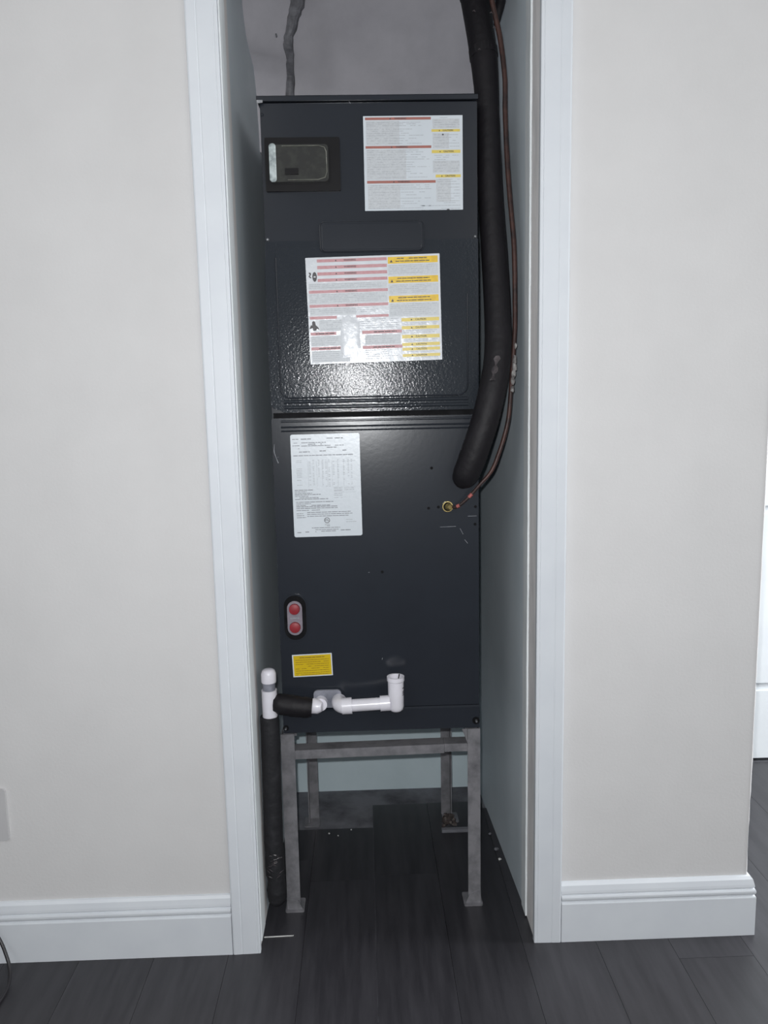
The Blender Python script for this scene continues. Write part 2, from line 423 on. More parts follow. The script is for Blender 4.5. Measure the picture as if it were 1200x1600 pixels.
# ---------------------------------------------------------------- air handler
UL, UR, UB, UT = -.195, .2505, .4365, 1.796
FY = .129
ah = thing('air_handler', (.028, .39, UB), 'tall charcoal enamelled air handler cabinet covered in warning stickers', 'air handler')
obj('cabinet', box(UL+.001, UR-.001, .1385, .575, UB, UT-.012), 'unit_smooth', ah, bevel=.002)
# top cap with hemmed lip
cap = prism([(.121, UT-.0115), (.128, UT-.0115), (.128, UT-.005), (.575, UT-.005), (.575, UT-.0005), (.124, UT-.0005), (.121, UT-.003)], 'x', UL-.004, UR)
obj('top_cap', cap, 'unit_smooth', ah, bevel=.0008)
obj('bent_tab', prism([(-.198, 1.786), (-.186, 1.786), (-.186, 1.781), (-.1975, 1.7795)], 'y', .1195, .1205), 'screw', ah)
# upper panel: filter cover region down to the screws
up = obj('upper_panel', prism(rrect(UL+.003, UR-.001, 1.5125, UT-.0135, .003, 3), 'y', FY, .138), 'unit_smooth', ah, bevel=.0012)
# large service door with bulged left edge and embossed pad
door_poly = [(UL+.0005, 1.176), (UL+.006, 1.1695), (UL+.020, 1.1650), (UL+.028, 1.1600), (UR-.006, 1.1595), (UR-.002, 1.164), (UR, 1.175), (UR, 1.25), (UR, 1.40), (UR-.001, 1.5115), (UL+.003, 1.5115), (UL, 1.45), (UL, 1.28)]
sd = obj('service_door', prism(door_poly, 'y', FY-.004, .138), 'unit', ah, bevel=.0022, seg=3)
pad = rrect(-.1715, .226, 1.1905, 1.4985, .017, 6)
obj('embossed_pad', prism(pad, 'y', FY-.0072, FY-.0041), 'unit', sd, bevel=.0026, seg=4)
for z0, z1, d in ((1.1785, 1.1865, .0030), (1.1665, 1.1745, .0036)):
    poly = [(FY-.0041, z0), (FY-.0041-d*.75, z0+.0015), (FY-.0041-d, (z0+z1)/2), (FY-.0041-d*.75, z1-.0015), (FY-.0041, z1)]
    obj('pressed_rib', prism(poly, 'x', -.166, .228), 'unit', sd, smooth=True)
# recessed hand pull: raised rim + floor
bm = bmesh.new()
o_ = rrect(-.078, .135, 1.4885, 1.5475, .010, 6); i_ = rrect(-.0745, .1315, 1.492, 1.5440, .0075, 6)
F0 = [bm.verts.new((x, FY-.0005, z)) for x, z in o_]; F1 = [bm.verts.new((x, FY-.0098, z)) for x, z in rrect(-.0770, .134, 1.4895, 1.5465, .0095, 6)]
F2 = [bm.verts.new((x, FY-.0098, z)) for x, z in i_]; F3 = [bm.verts.new((x, FY-.0094, z)) for x, z in rrect(-.0735, .1305, 1.493, 1.543, .007, 6)]
n = len(o_)
for a, b in ((F0, F1), (F1, F2), (F2, F3)):
    for i in range(n): bm.faces.new((a[i], a[(i+1) % n], b[(i+1) % n], b[i]))
bm.faces.new(F3)
obj('hand_pull', bm, 'unit_smooth', sd)
def loop_path(pts, y):
    return [(x, y, z) for x, z in pts]+[(pts[0][0], y, pts[0][1])]
obj('pull_bead', tube(loop_path(rrect(-.0785, .1355, 1.4880, 1.5480, .0095, 8), FY-.0096), .0013, 8, cap=False), 'unit_smooth', sd, smooth=True)
obj('pressed_bead', tube([(-.1715, FY-.0068, 1.440)]+[(x, FY-.0072, z) for x, z in rrect(-.1715, .226, 1.1905, 1.4985, .020, 6)[13:]][:9]+[(.18, FY-.0072, 1.1905)]+[(x, FY-.0072, z) for x, z in rrect(-.1715, .226, 1.1905, 1.4985, .020, 6)[21:]]+[(.226, FY-.0068, 1.40)], .0017, 8), 'unit_smooth', sd, smooth=True)
obj('paint_scrape', tube([(-.1905, FY-.0006, 1.093), (-.1915, FY-.0010, 1.078), (-.1885, FY-.0010, 1.066), (-.1835, FY-.0006, 1.052)], [.0004, .0013, .0007, .0012], 6, path_n=4), 'ink', ah)
# dark gap and lower panel
DOOR_TILT = .0105
obj('door_gap', box(UL+.004, UR-.002, .1345, .1383, 1.148, 1.1592), 'unit_dark', ah)
lp = obj('lower_panel', prism(rrect(UL, UR, .4935, 1.1475, .003, 3), 'y', FY+.0005, .138), 'unit_smooth', ah, bevel=.0012)
for z0, z1, d in ((1.1385, 1.1435, .0022), (1.1265, 1.1305, .0018), (1.1185, 1.1220, .0018)):
    poly = [(FY+.0004, z0), (FY+.0004-d*.75, z0+.0008), (FY+.0004-d, (z0+z1)/2), (FY+.0004-d*.75, z1-.0008), (FY+.0004, z1)]
    obj('pressed_rib', prism(poly, 'x', UL+.02, UR-.012), 'unit_smooth', lp, smooth=True)
bp = obj('drain_pan_front', prism([(FY-.004, .4395), (.138, .4375), (.138, .4925), (FY-.001, .4925), (FY-.005, .489)], 'x', UL, UR), 'unit_smooth', ah, bevel=.0010)

# screws and bolt holes
sm = None
def screw(x, y, z, r=.0042, parent=ah, name='screw', m='screw'):
    bm = tube([(x, y, z), (x, y-.0016, z), (x, y-.003, z)], [r, r, r*.55], 10)
    return obj(name, bm, m, parent, smooth=True)
for x, z in ((-.1875, 1.5165), (.2445, 1.5165), (-.189, 1.7605), (.2385, 1.172)): screw(x, FY-.0002, z, .0034, m='screw' if z < 1.6 else 'unit_smooth')
for x, z in ((.2435, .947), (.2425, .908), (.162, .948), (.1405, .946), (.148, 1.034), (.239, 1.124), (.036, .806)):
    h = obj('bolt_hole', disc(x, FY-.0004, FY+.0006, z, .0032, 10), 'unit_dark', lp)
for x, z, r in ((.2425, .4565, .0085), (-.1895, .4520, .0065)):
    h = obj('bolt_hole', disc(x, FY-.0062, FY-.0038, z, r, 14), 'unit_dark', bp)
    obj('bolt', tube([(x, FY-.0063, z), (x, FY-.0125, z)], [.0030, .0022], 8), 'screw', bp)
# scratches: thin bright nicks in the paint
for x0, x1, z, rt in ((.226, .246, .9265, 0), (.165, .20, .904, .02), (.205, .220, .893, -1.1), (.217, .228, .870, -.9), (-.02, -.006, 1.786, -.9), (-.185, -.183, 1.065, 1.2), (.005, .008, .806, 0), (.03, .034, .607, 1.4)):
    bm = bmesh.new(); c = ((x0+x1)/2, z); quad(x0, x1, FY-.0004 if z < 1.2 else FY-.0005, z-.0004, z+.0004, bm, rt, c); obj('paint_nick', bm, 'ink', ah)

# electrical cover window
mb = obj('switch_bezel', prism(rrect(-.186, -.033, 1.6105, 1.7150, .003, 3), 'y', FY-.0065, FY-.0003), 'black_plastic', ah, bevel=.0015)
obj('clear_cover', prism(rrect(-.1755, -.0565, 1.6265, 1.6985, .008, 5), 'y', FY-.016, FY-.0068), 'clear', mb, bevel=.004, seg=4)
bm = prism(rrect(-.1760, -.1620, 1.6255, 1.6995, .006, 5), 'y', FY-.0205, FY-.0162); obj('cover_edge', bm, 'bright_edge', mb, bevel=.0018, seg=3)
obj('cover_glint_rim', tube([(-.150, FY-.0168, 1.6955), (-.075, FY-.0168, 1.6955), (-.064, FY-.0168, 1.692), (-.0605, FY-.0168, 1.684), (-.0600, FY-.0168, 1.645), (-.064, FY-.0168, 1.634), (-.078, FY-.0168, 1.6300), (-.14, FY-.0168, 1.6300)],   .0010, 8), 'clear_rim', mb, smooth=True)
obj('breaker_switch', box(-.145, -.118, FY-.0195, FY-.0162, 1.640, 1.652), 'black_plastic', mb, bevel=.001)

# ----- warning label, upper right (red and yellow bars)
def sheet(name, x0, x1, z0, z1, y, rot, r, m, label, th=.0004, parent=ah):
    c = ((x0+x1)/2, (z0+z1)/2); ca, sa = math.cos(rot), math.sin(rot)
    pts = [(c[0]+(x-c[0])*ca-(z-c[1])*sa, c[1]+(x-c[0])*sa+(z-c[1])*ca) for x, z in rrect(x0, x1, z0, z1, r, 3)]
    return obj(name, prism(pts, 'y', y-th, y), m, parent, label=label), c, y-th
s1, c1, y1 = sheet('warning_sticker', .0160, .2195, 1.5710, 1.7560, FY, 0.0, .0008, 'sticker', 'white sticker with three red warning bars and three yellow bars')
A = (0, c1)
def bars(parent, mname, name, items, y, rot, c):
    for (x0, x1, z0, z1) in items:
        bm = bmesh.new(); quad(x0, x1, y, z0, z1, bm, rot, c); obj(name, bm, mname, parent)
L, T = .0160, 1.7560
def X(px): return L+(px-100)/940*.2035       # read on the enlarged crop of this sticker
def Z(pz): return T-(pz-118)/900*.185
bars(s1, 'red', 'red_bar', [(X(118), X(740), Z(156), Z(132)), (X(118), X(742), Z(424), Z(400)), (X(125), X(780), Z(756), Z(730))], y1-.0002, 0, c1)
bars(s1, 'pale_yellow', 'yellow_bar', [(X(745), X(1015), Z(272), Z(248)), (X(745), X(1018), Z(474), Z(444)), (X(780), X(1020), Z(706), Z(678))], y1-.0002, 0, c1)
bars(s1, 'sticker_grey', 'grey_text_block', [(X(125), X(440), Z(390), Z(165)), (X(125), X(500), Z(720), Z(435)), (X(130), X(440), Z(1000), Z(770)),
      (X(755), X(1010), Z(240), Z(150)), (X(755), X(910), Z(430), Z(285)), (X(755), X(1010), Z(660), Z(545)), (X(785), X(925), Z(940), Z(720))], y1-.00012, 0, c1)
bm = bmesh.new()
for pz, e in ((180, 640), (195, 600), (211, 660), (243, 560), (262, 480), (282, 530), (302, 685), (330, 600), (352, 560), (378, 650)): words(bm, X(130), X(740), Z(pz), y1-.0003, .0010, end=X(e), fill=.75)
for pz, e in ((442, 620), (460, 665), (484, 640), (508, 690), (528, 720), (556, 600), (578, 560), (600, 725), (622, 540), (645, 560), (664, 655), (700, 700)): words(bm, X(130), X(740), Z(pz), y1-.0003, .0010, end=X(e), fill=.75)
for pz, e in ((775, 720), (795, 715), (812, 760), (842, 690), (868, 640), (900, 735), (930, 665), (952, 600), (975, 730), (995, 660)): words(bm, X(140), X(770), Z(pz), y1-.0003, .0010, end=X(e), fill=.7)
for pz, e in ((140, 960), (165, 1005), (185, 1000), (205, 1010), (228, 1005), (300, 1000), (325, 990), (355, 1000), (380, 1005), (410, 1008), (495, 1000), (514, 970), (535, 880), (560, 1010), (590, 1010), (620, 1005), (645, 1005)): words(bm, X(770), X(1010), Z(pz), y1-.0003, .0010, end=X(e), fill=.7)
for pz in (725, 745, 770, 800, 828, 860, 885, 905, 932, 950): words(bm, X(800), X(1010), Z(pz), y1-.0003, .0010, fill=.7)
words(bm, X(640), X(1015), Z(975), y1-.0003, .0010, fill=.95); words(bm, X(830), X(1015), Z(1005), y1-.0003, .0010, fill=.95)
obj('fine_print', bm, 'ink_faint', s1, kind='stuff')
bm = bmesh.new()
for px, pz in ((430, 144), (440, 412), (455, 743)):
    put_text(bm, 'WARNING', .0050, X(px+20), y1-.0004, Z(pz)); tri_sign(bm, X(px-75), y1-.0004, Z(pz), .0034)
for px, pz in ((890, 260), (895, 459), (910, 692)):
    put_text(bm, 'CAUTION', .0046, X(px+10), y1-.0004, Z(pz)); tri_sign(bm, X(px-70), y1-.0004, Z(pz), .0032)
quad(X(845), X(860), y1-.0004, Z(306), Z(292), bm); quad(X(885), X(910), y1-.0004, Z(1019), Z(1010), bm)
obj('bar_lettering', bm, 'ink_dark', s1, kind='stuff')

# ----- large warning label on the service door, tilted and scuffed
PY = FY-.0072
rot2 = math.radians(1.05)
s2, c2, y2 = sheet('warning_sticker', -.1085, .1705, 1.2625, 1.4795, PY, rot2, .0008, 'sticker_wrinkled', 'large scuffed white sticker with many faded red and yellow bars', th=.0009)
# normalised coordinates on the sheet: u 0..1 left to right, v 0..1 top to bottom
def U(u): return -.1085+u*.279
def V(v): return 1.4795-v*.217
def B2(lst, mname, name):
    bars(s2, mname, name, [(U(a), U(b), V(d), V(c)) for a, b, c, d in lst], y2-.0002, rot2, c2)
B2([(.085, .605, .018, .046), (.085, .605, .078, .108), (.085, .605, .138, .168), (.085, .605, .198, .226),
    (.015, .605, .305, .332), (.015, .605, .438, .465), (.012, .215, .548, .575), (.36, .605, .548, .572),
    (.012, .205, .698, .726), (.40, .70, .698, .728), (.012, .27, .838, .868), (.40, .70, .842, .872)], 'pink', 'red_bar')
B2([(.612, .985, .018, .080), (.612, .985, .200, .262), (.612, .985, .380, .442)], 'yellow', 'yellow_bar')
B2([(.70, .985, .592, .625), (.70, .985, .668, .700), (.70, .985, .752, .786), (.70, .985, .828, .858), (.70, .985, .874, .902), (.70, .985, .934, .962)], 'pale_yellow', 'yellow_bar')
B2([(.015, .60, .240, .300), (.015, .60, .338, .432), (.015, .36, .472, .540), (.61, .985, .09, .19), (.61, .985, .272, .37), (.61, .985, .452, .575), (.012, .28, .735, .83), (.012, .30, .875, .985), (.42, .69, .74, .835), (.08, .28, .585, .69)], 'sticker_grey', 'grey_text_block')
bm = bmesh.new()
def W2(u0, u1, v, fill=.85, h=.0011): words(bm, U(u0), U(u1), V(v), y2-.0003, h, rot2, c2, fill=fill)
for v in (.25, .266, .282, .345, .362, .378, .395, .412, .48, .498, .516): W2(.02, .58+random.uniform(-.1, .02), v)
for v in (.745, .762, .78, .80, .816, .885, .905, .925, .945, .965): W2(.02, .22, v); W2(.42, .68+random.uniform(-.12, 0), v)
for v in (.59, .61, .63, .65, .67): W2(.09, .25, v, .6); W2(.36, .68, v, .8)
for v in (.098, .115, .132, .150, .168, .282, .298, .316, .334, .35, .46, .478, .496, .515, .535, .552): W2(.62, .97-random.random()*.1, v)
for v in (.638, .652, .712, .73, .797, .812, .914, .968): W2(.71, .97, v)
obj('fine_print', bm, 'ink_faint', s2, kind='stuff')
bm = bmesh.new()
for v in (.032, .093, .153, .212, .319, .452): put_text(bm, 'WARNING', .0052, U(.33), y2-.0004, V(v), rot2, c2); tri_sign(bm, U(.225), y2-.0004, V(v), .0036, rot2, c2)
for u, v in ((.12, .712), (.56, .712), (.14, .853), (.55, .857)): words(bm, U(u-.07), U(u+.10), V(v), y2-.0004, .0018, rot2, c2, fill=.9)
for v in (.046, .231, .411):
    tri_sign(bm, U(.638), y2-.0004, V(v+.012), .0062, rot2, c2)
    words(bm, U(.68), U(.92), V(v-.012), y2-.0004, .0016, rot2, c2, fill=.95); words(bm, U(.67), U(.93), V(v+.014), y2-.0004, .0016, rot2, c2, fill=.95)
for v in (.608, .684, .769, .843, .888, .948): put_text(bm, 'CAUTION', .0050, U(.845), y2-.0004, V(v), rot2, c2); tri_sign(bm, U(.775), y2-.0004, V(v), .0040, rot2, c2)
obj('bar_lettering', bm, 'ink_dark', s2, kind='stuff')
# black pictograms: oval badge, squiggle, stooping figure with tools
def blob(parent, pts, y, rot, c, m='ink_dark', name='pictogram', uv=(U, V)):
    bm = bmesh.new(); ca, sa = math.cos(rot), math.sin(rot); vs = []
    for u, v in pts:
        x, z = uv[0](u), uv[1](v); vs.append(bm.verts.new((c[0]+(x-c[0])*ca-(z-c[1])*sa, y, c[1]+(x-c[0])*sa+(z-c[1])*ca)))
    bm.faces.new(vs); return obj(name, bm, m, parent)
blob(s2, [(.063+.017*math.cos(a), .178+.045*math.sin(a)) for a in [i*math.pi/10 for i in range(20)]], y2-.0003, rot2, c2)
bm = bmesh.new(); quad(U(.055), U(.071), y2-.0005, V(.184), V(.172), bm, rot2, c2); obj('pictogram_slot', bm, 'sticker_grey', s2)
blob(s2, [(.022, .135), (.036, .14), (.038, .158), (.028, .172), (.038, .182), (.040, .192), (.026, .186), (.018, .172), (.028, .156), (.022, .146)], y2-.0003, rot2, c2)
blob(s2, [(.004, .665), (.018, .628), (.026, .632), (.028, .598), (.040, .588), (.050, .600), (.054, .630), (.072, .650), (.078, .672), (.060, .662), (.056, .680), (.034, .682), (.030, .656), (.014, .662)], y2-.0003, rot2, c2)
# scuffed patch with lifted film
bm = bmesh.new(); rs = []
for j in range(9):
    for i in range(9):
        x = U(.235+.15*i/8); z = V(.56+.40*j/8); edge = min(i, 8-i, j, 8-j) == 0
        rs.append(bm.verts.new((x+random.uniform(-.002, .002), y2-(.0001 if edge else .0004+random.random()*.0012), z+random.uniform(-.002, .002))))
for j in range(8):
    for i in range(8):
        if (i, j) in ((0, 0), (7, 0), (0, 7), (7, 7), (0, 1), (7, 6)): continue
        bm.faces.new((rs[j*9+i], rs[j*9+i+1], rs[(j+1)*9+i+1], rs[(j+1)*9+i]))
for f in bm.faces: pass
bmesh.ops.delete(bm, geom=[v for v in bm.verts if not v.link_faces], context='VERTS')
obj('lifted_film', bm, 'sticker_wrinkled', s2, smooth=True)

# the service door sits slightly proud at its top edge
def all_children(o):
    return [o]+[d for c in o.children for d in all_children(c)]
for o in all_children(sd)+all_children(s2):
    for v in o.data.vertices: v.co.y -= max(0, (v.co.z+UB-1.1595))*DOOR_TILT

# ----- rating label, lower panel
s3, c3, y3 = sheet('rating_sticker', -.1555, -.0065, .8890, 1.1130, FY+.0005, math.radians(.35), .004, 'sticker', 'white rounded rating sticker with a table of small print')
r3 = math.radians(.35)
def U3(px): return -.1555+(px-180)/770*.149
def V3(py): return 1.1130-(py-120)/1140*.224
bd, bf = bmesh.new(), bmesh.new()
def D(x0, x1, py, h=.0013, b=None, fill=.95): words(b if b is not None else bd, U3(x0), U3(x1), V3(py), y3-.0003, h, r3, c3, fill=fill)
for a, b_, p, h in ((200, 270, 172, .0016), (296, 410, 172, .0020), (582, 655, 168, .0016), (672, 765, 168, .0020), (215, 255, 212, .0012), (300, 575, 212, .0016), (296, 530, 230, .0016),
    (200, 280, 243, .0014), (300, 770, 247, .0016), (582, 755, 268, .0018), (200, 280, 275, .0012), (272, 390, 312, .0018), (500, 570, 306, .0018), (755, 800, 303, .0020), (205, 880, 352, .0017),
    (205, 410, 734, .0016), (205, 340, 752, .0014), (205, 400, 770, .0014), (205, 495, 785, .0015), (205, 360, 803, .0014), (205, 470, 820, .0014), (205, 578, 836, .0016),
    (215, 635, 868, .0016), (215, 440, 887, .0014), (215, 600, 906, .0016), (215, 680, 920, .0016), (215, 680, 938, .0016), (215, 480, 960, .0015),
    (215, 290, 996, .0014), (335, 825, 985, .0015), (215, 300, 1018, .0014), (335, 845, 1006, .0015), (215, 320, 1040, .0014), (335, 800, 1028, .0015),
    (380, 700, 1160, .0014), (420, 690, 1182, .0014), (215, 260, 1208, .0017), (305, 430, 1204, .0019), (485, 650, 1200, .0015), (705, 825, 1192, .0019), (525, 585, 1140, .0014)): D(a, b_, p, h)
obj('dark_print', bd, 'ink', s3, kind='stuff')
for j in range(17):
    py = 408+j*18
    for i, cx in enumerate((265, 385, 425, 485, 530, 565, 600, 650, 700, 765, 815, 850)):
        if random.random() < (.8 if py < 600 else .4): D(cx-(30 if i == 0 else 9), cx+(30 if i == 0 else 9), py, .0011, bf, .9)
for cx in (365, 460, 520, 580, 632, 695, 760): quad(U3(cx), U3(cx+2.4), y3-.00025, V3(700), V3(415), bf, r3, c3)
for py in (420, 708, 765): quad(U3(640), U3(895), y3-.00025, V3(py+2), V3(py), bf, r3, c3)
for py in (720, 740, 752, 780, 800, 826): D(645, 740, py, .0012, bf)
for py in (722, 742): D(760, 870, py, .0012, bf)
for py in (1075, 1100): D(770, 885, py, .0012, bf)
for py in (1120, 1130): D(530, 585, py, .0012, bf)
obj('faint_table', bf, 'ink_faint', s3, kind='stuff')
bm = bmesh.new(); cx, cz = U3(558), V3(1078); R1, R2 = .0062, .0050
ra = [bm.verts.new((cx+R1*math.cos(a), y3-.0003, cz+R1*math.sin(a))) for a in [i*math.pi/12 for i in range(24)]]
rb = [bm.verts.new((cx+R2*math.cos(a), y3-.0003, cz+R2*math.sin(a))) for a in [i*math.pi/12 for i in range(24)]]
for i in range(24): bm.faces.new((ra[i], ra[(i+1) % 24], rb[(i+1) % 24], rb[i]))
put_text(bm, 'ETL', .0050, cx, y3-.0003, cz, r3, (cx, cz)); obj('certification_mark', bm, 'ink_dark', s3)

# ----- refrigerant port cover with two red caps
obj('port_rim', prism(rrect(-.1865, -.1325, .6535, .7620, .0265, 8), 'y', FY-.0022, FY+.0003), 'unit_smooth', lp, bevel=.001)
obj('port_recess', prism(rrect(-.1840, -.1350, .657, .7585, .0243, 8), 'y', FY-.0030, FY-.0023), 'unit_dark', lp)
pp = obj('port_plate', prism(rrect(-.1765, -.1435, .669, .7465, .0163, 8), 'y', FY-.0065, FY-.0031), 'port', lp, bevel=.001)
for z in (.7290, .6875): obj('port_cap', tube([(-.160, FY-.0066, z), (-.160, FY-.0125, z), (-.160, FY-.0140, z)], [.0122, .0118, .009], 20), 'red_cap', pp, smooth=True)
bm = bmesh.new(); quad(-.1700, -.1500, FY-.0067, .7065, .7095, bm); obj('plate_slot', bm, 'ink', pp)

# ----- small yellow label
r4 = math.radians(1.6)
s4, c4, y4 = sheet('yellow_sticker', -.1695, -.0805, .5705, .6225, FY+.0005, r4, .0006, 'sticker', 'small yellow sticker with a thin pale border')
bm = bmesh.new(); quad(-.1670, -.0830, y4-.0002, .5728, .6202, bm, r4, c4); obj('yellow_field', bm, 'yellow_label', s4)
bm = bmesh.new()
words(bm, -.153, -.097, .6150, y4-.0003, .0018, r4, c4, fill=.95)
for i, z in enumerate((.6095, .6045, .5995, .5945, .5895, .5845, .5795, .5755)): words(bm, -.163, -.088, z, y4-.0003, .0011, r4, c4, fill=.9)
obj('brown_print', bm, 'ink_brown', s4, kind='stuff')

# ---------------------------------------------------------------- condensate drain in white pvc
YD = .092
dp = thing('condensate_drain', (-.09, YD, .505), 'white PVC drain pipe with an open upright elbow in front of the cabinet foot', 'pipe')
ds = obj('flange_plate', prism(rrect(-.124, -.062, .500, .541, .009, 5), 'y', FY-.0115, FY-.0060), 'pvc_dirty', dp, bevel=.0015)
def sock(pts, r, name, m='pvc', n=0, **k): return obj(name, tube(pts, r, 22, path_n=n, **k), m, dp, smooth=True)
ZP = .516
# port nipple with flared collar
sock([(-.108, FY-.0118, ZP-.002), (-.108, .100, ZP-.002)], [.0150, .0145], 'nipple')
sock([(-.124, .099, ZP-.003), (-.112, .093, ZP-.003), (-.104, .091, ZP-.003)], [.0175, .0155, .0100], 'nipple_collar')
# elbow from the cabinet turning right
sock([(-.067, FY-.0118, ZP), (-.067, .106, ZP), (-.064, .094, ZP), (-.056, .086, ZP), (-.046, .084, ZP)], [.0165, .0168, .0170, .0172, .0172], 'elbow', n=4)
sock([(-.060, .084, ZP), (-.038, .084, ZP+.001)], [.0178, .0182], 'elbow_socket')
sock([(-.039, .084, ZP+.001), (.030, .083, ZP+.004)], .0137, 'pipe_section')
sock([(.0245, .083, ZP+.004), (.046, .083, ZP+.005)], .0170, 'upright_elbow_socket')
# upright elbow body: open hollow cup
bm = bmesh.new(); ux, uy = .0595, .083
prof = [(.000, ZP-.0145), (.011, ZP-.0135), (.0155, ZP-.009), (.0170, ZP-.002), (.0172, ZP+.030), (.0176, ZP+.055), (.0192, ZP+.0565), (.0192, ZP+.0655), (.0150, ZP+.0655), (.0145, ZP+.05), (.0140, ZP+.008), (.0, ZP+.008)]
rings = []
for r, z in prof:
    rings.append([bm.verts.new((ux+max(r, .0002)*math.cos(2*math.pi*k/26), uy+max(r, .0002)*math.sin(2*math.pi*k/26), z)) for k in range(26)])
for a, b in zip(rings, rings[1:]):
    for k in range(26): bm.faces.new((a[k], a[(k+1) % 26], b[(k+1) % 26], b[k]))
bm.faces.new(rings[0][::-1]); bm.faces.new(rings[-1])
ue = obj('upright_elbow', bm, 'pvc', dp, smooth=True)
bm = bmesh.new()
for z in (.556, .548, .5445, .5405): 
    for k in range(4):
        a = math.radians(-38+k*6); r = .01735
        if random.random() < .8: quad(0, .0011, 0, 0, .0026, bm); 
        vs = list(bm.verts)[-4:]
        for v in vs: 
            if v.co.y == 0: v.co = Vector((ux+r*math.cos(a)+v.co.x*.6, uy+r*math.sin(a)-.0004, z+v.co.z))
obj('stamped_marks', bm, 'ink_dark', ue)
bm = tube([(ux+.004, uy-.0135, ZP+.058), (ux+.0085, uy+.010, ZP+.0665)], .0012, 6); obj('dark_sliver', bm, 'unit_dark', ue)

# ---------------------------------------------------------------- left drain riser with cap and foam sleeves
cr = thing('drain_riser', (-.225, .10, 0), 'vertical black foam sleeved drain pipe with white cap against the left closet wall', 'pipe')
def crp(name, pts, r, m, **k):
    seg = k.pop('seg', 20); n = k.pop('n', 0); return obj(name, tube(pts, r, seg, path_n=n, **k), m, cr, smooth=True)
XR = -.2205; YR = .100
crp('foam_sleeve', [(XR-.002, YR, .492), (-.222, YR, .44), (-.2235, .102, .36), (-.2245, .103, .25), (-.225, .104, .17), (-.2245, .104, .12), (-.223, .104, .095), (-.2235, .105, .070), (-.224, .105, .045), (-.224, .105, .034)],
    [.0205, .0215, .0215, .0215, .0215, .0220, .0200, .0222, .0195, .0100], 'foam_dusty', n=5, jitter=.02)
crp('tee_body', [(XR, YR, .488), (XR, YR, .553)], [.0168, .0170], 'pvc')
crp('pipe_neck', [(XR, YR, .553), (XR, YR, .573)], .0140, 'pvc_dirty')
crp('end_cap', [(XR, YR, .571), (XR, YR, .574), (XR, YR, .591), (XR, YR, .598), (XR, YR, .601)], [.0165, .0168, .0166, .0135, .008], 'pvc')
crp('foam_elbow', [(XR+.010, YR-.002, .522), (-.198, .097, .521), (-.17, .094, .517), (-.145, .093, .514), (-.1265, .093, .512)], [.017, .0225, .0230, .0228, .0205], 'foam', n=4, jitter=.06)
for i in range(14):   # crinkled tape flakes near the foot of the sleeve
    a = random.uniform(-2.2, -.9); z = random.uniform(.09, .18); r = .0232
    p = Vector((-.224+r*math.cos(a), .104+r*math.sin(a), z)); d = Vector((-math.sin(a), math.cos(a), random.uniform(-.6, .6)))*random.uniform(.004, .009)
    bm = tube([p-d, p+Vector((0, -.002, .002)), p+d], [.0006, .0013, .0005], 5); obj('tape_wrinkle', bm, 'tape', cr)

# ---------------------------------------------------------------- suction line hose
HP = [(.215,.31,2.44),(.236,.285,2.22),(.252,.255,2.10),(.262,.240,2.025),(.276,.210,1.898),(.2815,.190,1.776),(.2830,.170,1.615),(.2885,.150,1.481),(.2905,.120,1.345),(.286,.097,1.264),(.272,.080,1.198),(.255,.074,1.132),(.233,.080,1.065),(.219,.090,1.026),(.213,.104,1.012),(.211,.115,1.006)]
HR = [.028,.028,.029,.030,.0290,.0245,.0262,.0278,.0282,.0285,.0285,.0288,.0292,.0285,.0240,.0150]
ho = thing('insulated_hose', (.25, .11, 1.0), 'thick black foam insulated hose running down the right side of the cabinet', 'hose')
obj('foam_cover', tube(HP, HR, 24, path_n=6, jitter=.008), 'foam', ho, smooth=True)
# torn tape glint and tape wraps
bm = bmesh.new(); prev = None
for i in range(9):
    z = 1.268-.05*i/8; w = .0045+.003*math.sin(i*1.7); cx = .282-.0135*i/8; yy = .0685-.017*i/8
    row = [bm.verts.new((cx-w, yy+.0005, z)), bm.verts.new((cx, yy-.0028, z+random.uniform(-.001, .001))), bm.verts.new((cx+w, yy+.0008, z))]
    if prev:
        for k in range(2): bm.faces.new((prev[k], prev[k+1], row[k+1], row[k]))
    prev = row
obj('torn_tape', bm, 'tape', ho, smooth=True)
for (p, q, r) in (((.2585,.2445,2.055), (.2615,.2405,2.03), .0315), ((.2745,.2135,1.915), (.2765,.2095,1.897), .0302)):
    obj('tape_wrap', tube([p, q], [r, r*.985], 24, jitter=.03), 'foam', ho)
for x, y, z in ((.2445, .206, 2.045), (.254, .200, 1.985), (.288, .186, 1.975), (.262, .176, 1.90), (.294, .1835, 1.945)):
    bm = tube([(x-.003, y, z), (x, y-.002, z+.001), (x+.003, y, z-.001)], [.0006, .0016, .0006], 6); obj('tape_wrinkle', bm, 'tape', ho)

# ---------------------------------------------------------------- thin copper liquid line
CP = [(.188,.1215,.950),(.201,.112,.950),(.225,.105,.971),(.249,.100,.999),(.273,.100,1.026),(.288,.100,1.060),(.301,.100,1.100),(.311,.100,1.146),(.3185,.110,1.224),(.3265,.120,1.316),(.329,.130,1.385),(.3285,.140,1.498),(.3225,.155,1.597),(.318,.165,1.680),(.3155,.175,1.779),(.3155,.180,1.846),(.307,.190,1.929),(.290,.195,2.010),(.280,.20,2.10),(.262,.245,2.44)]
CR = [.0032,.0034,.0034,.0036,.0042,.0046,.0046,.0046,.0046,.0050,.0052,.0052,.0052,.0052,.0052,.0052,.0055,.0055,.0055,.0055]
lq = thing('copper_line', (.188, .1215, .95), 'thin tarnished copper tube bowing down beside the black hose to a brass fitting', 'pipe')
obj('tube', tube(CP, CR, 12, path_n=6, jitter=.03), 'copper', lq, smooth=True)
for i, (a, b) in enumerate((((.200,.1115,.9505), (.206,.1095,.9535)), ((.2255,.1045,.9715), (.2325,.1030,.9785)))):
    obj('flux_stain', tube([a, b], .0040, 10), 'copper_pink', lq, smooth=True)
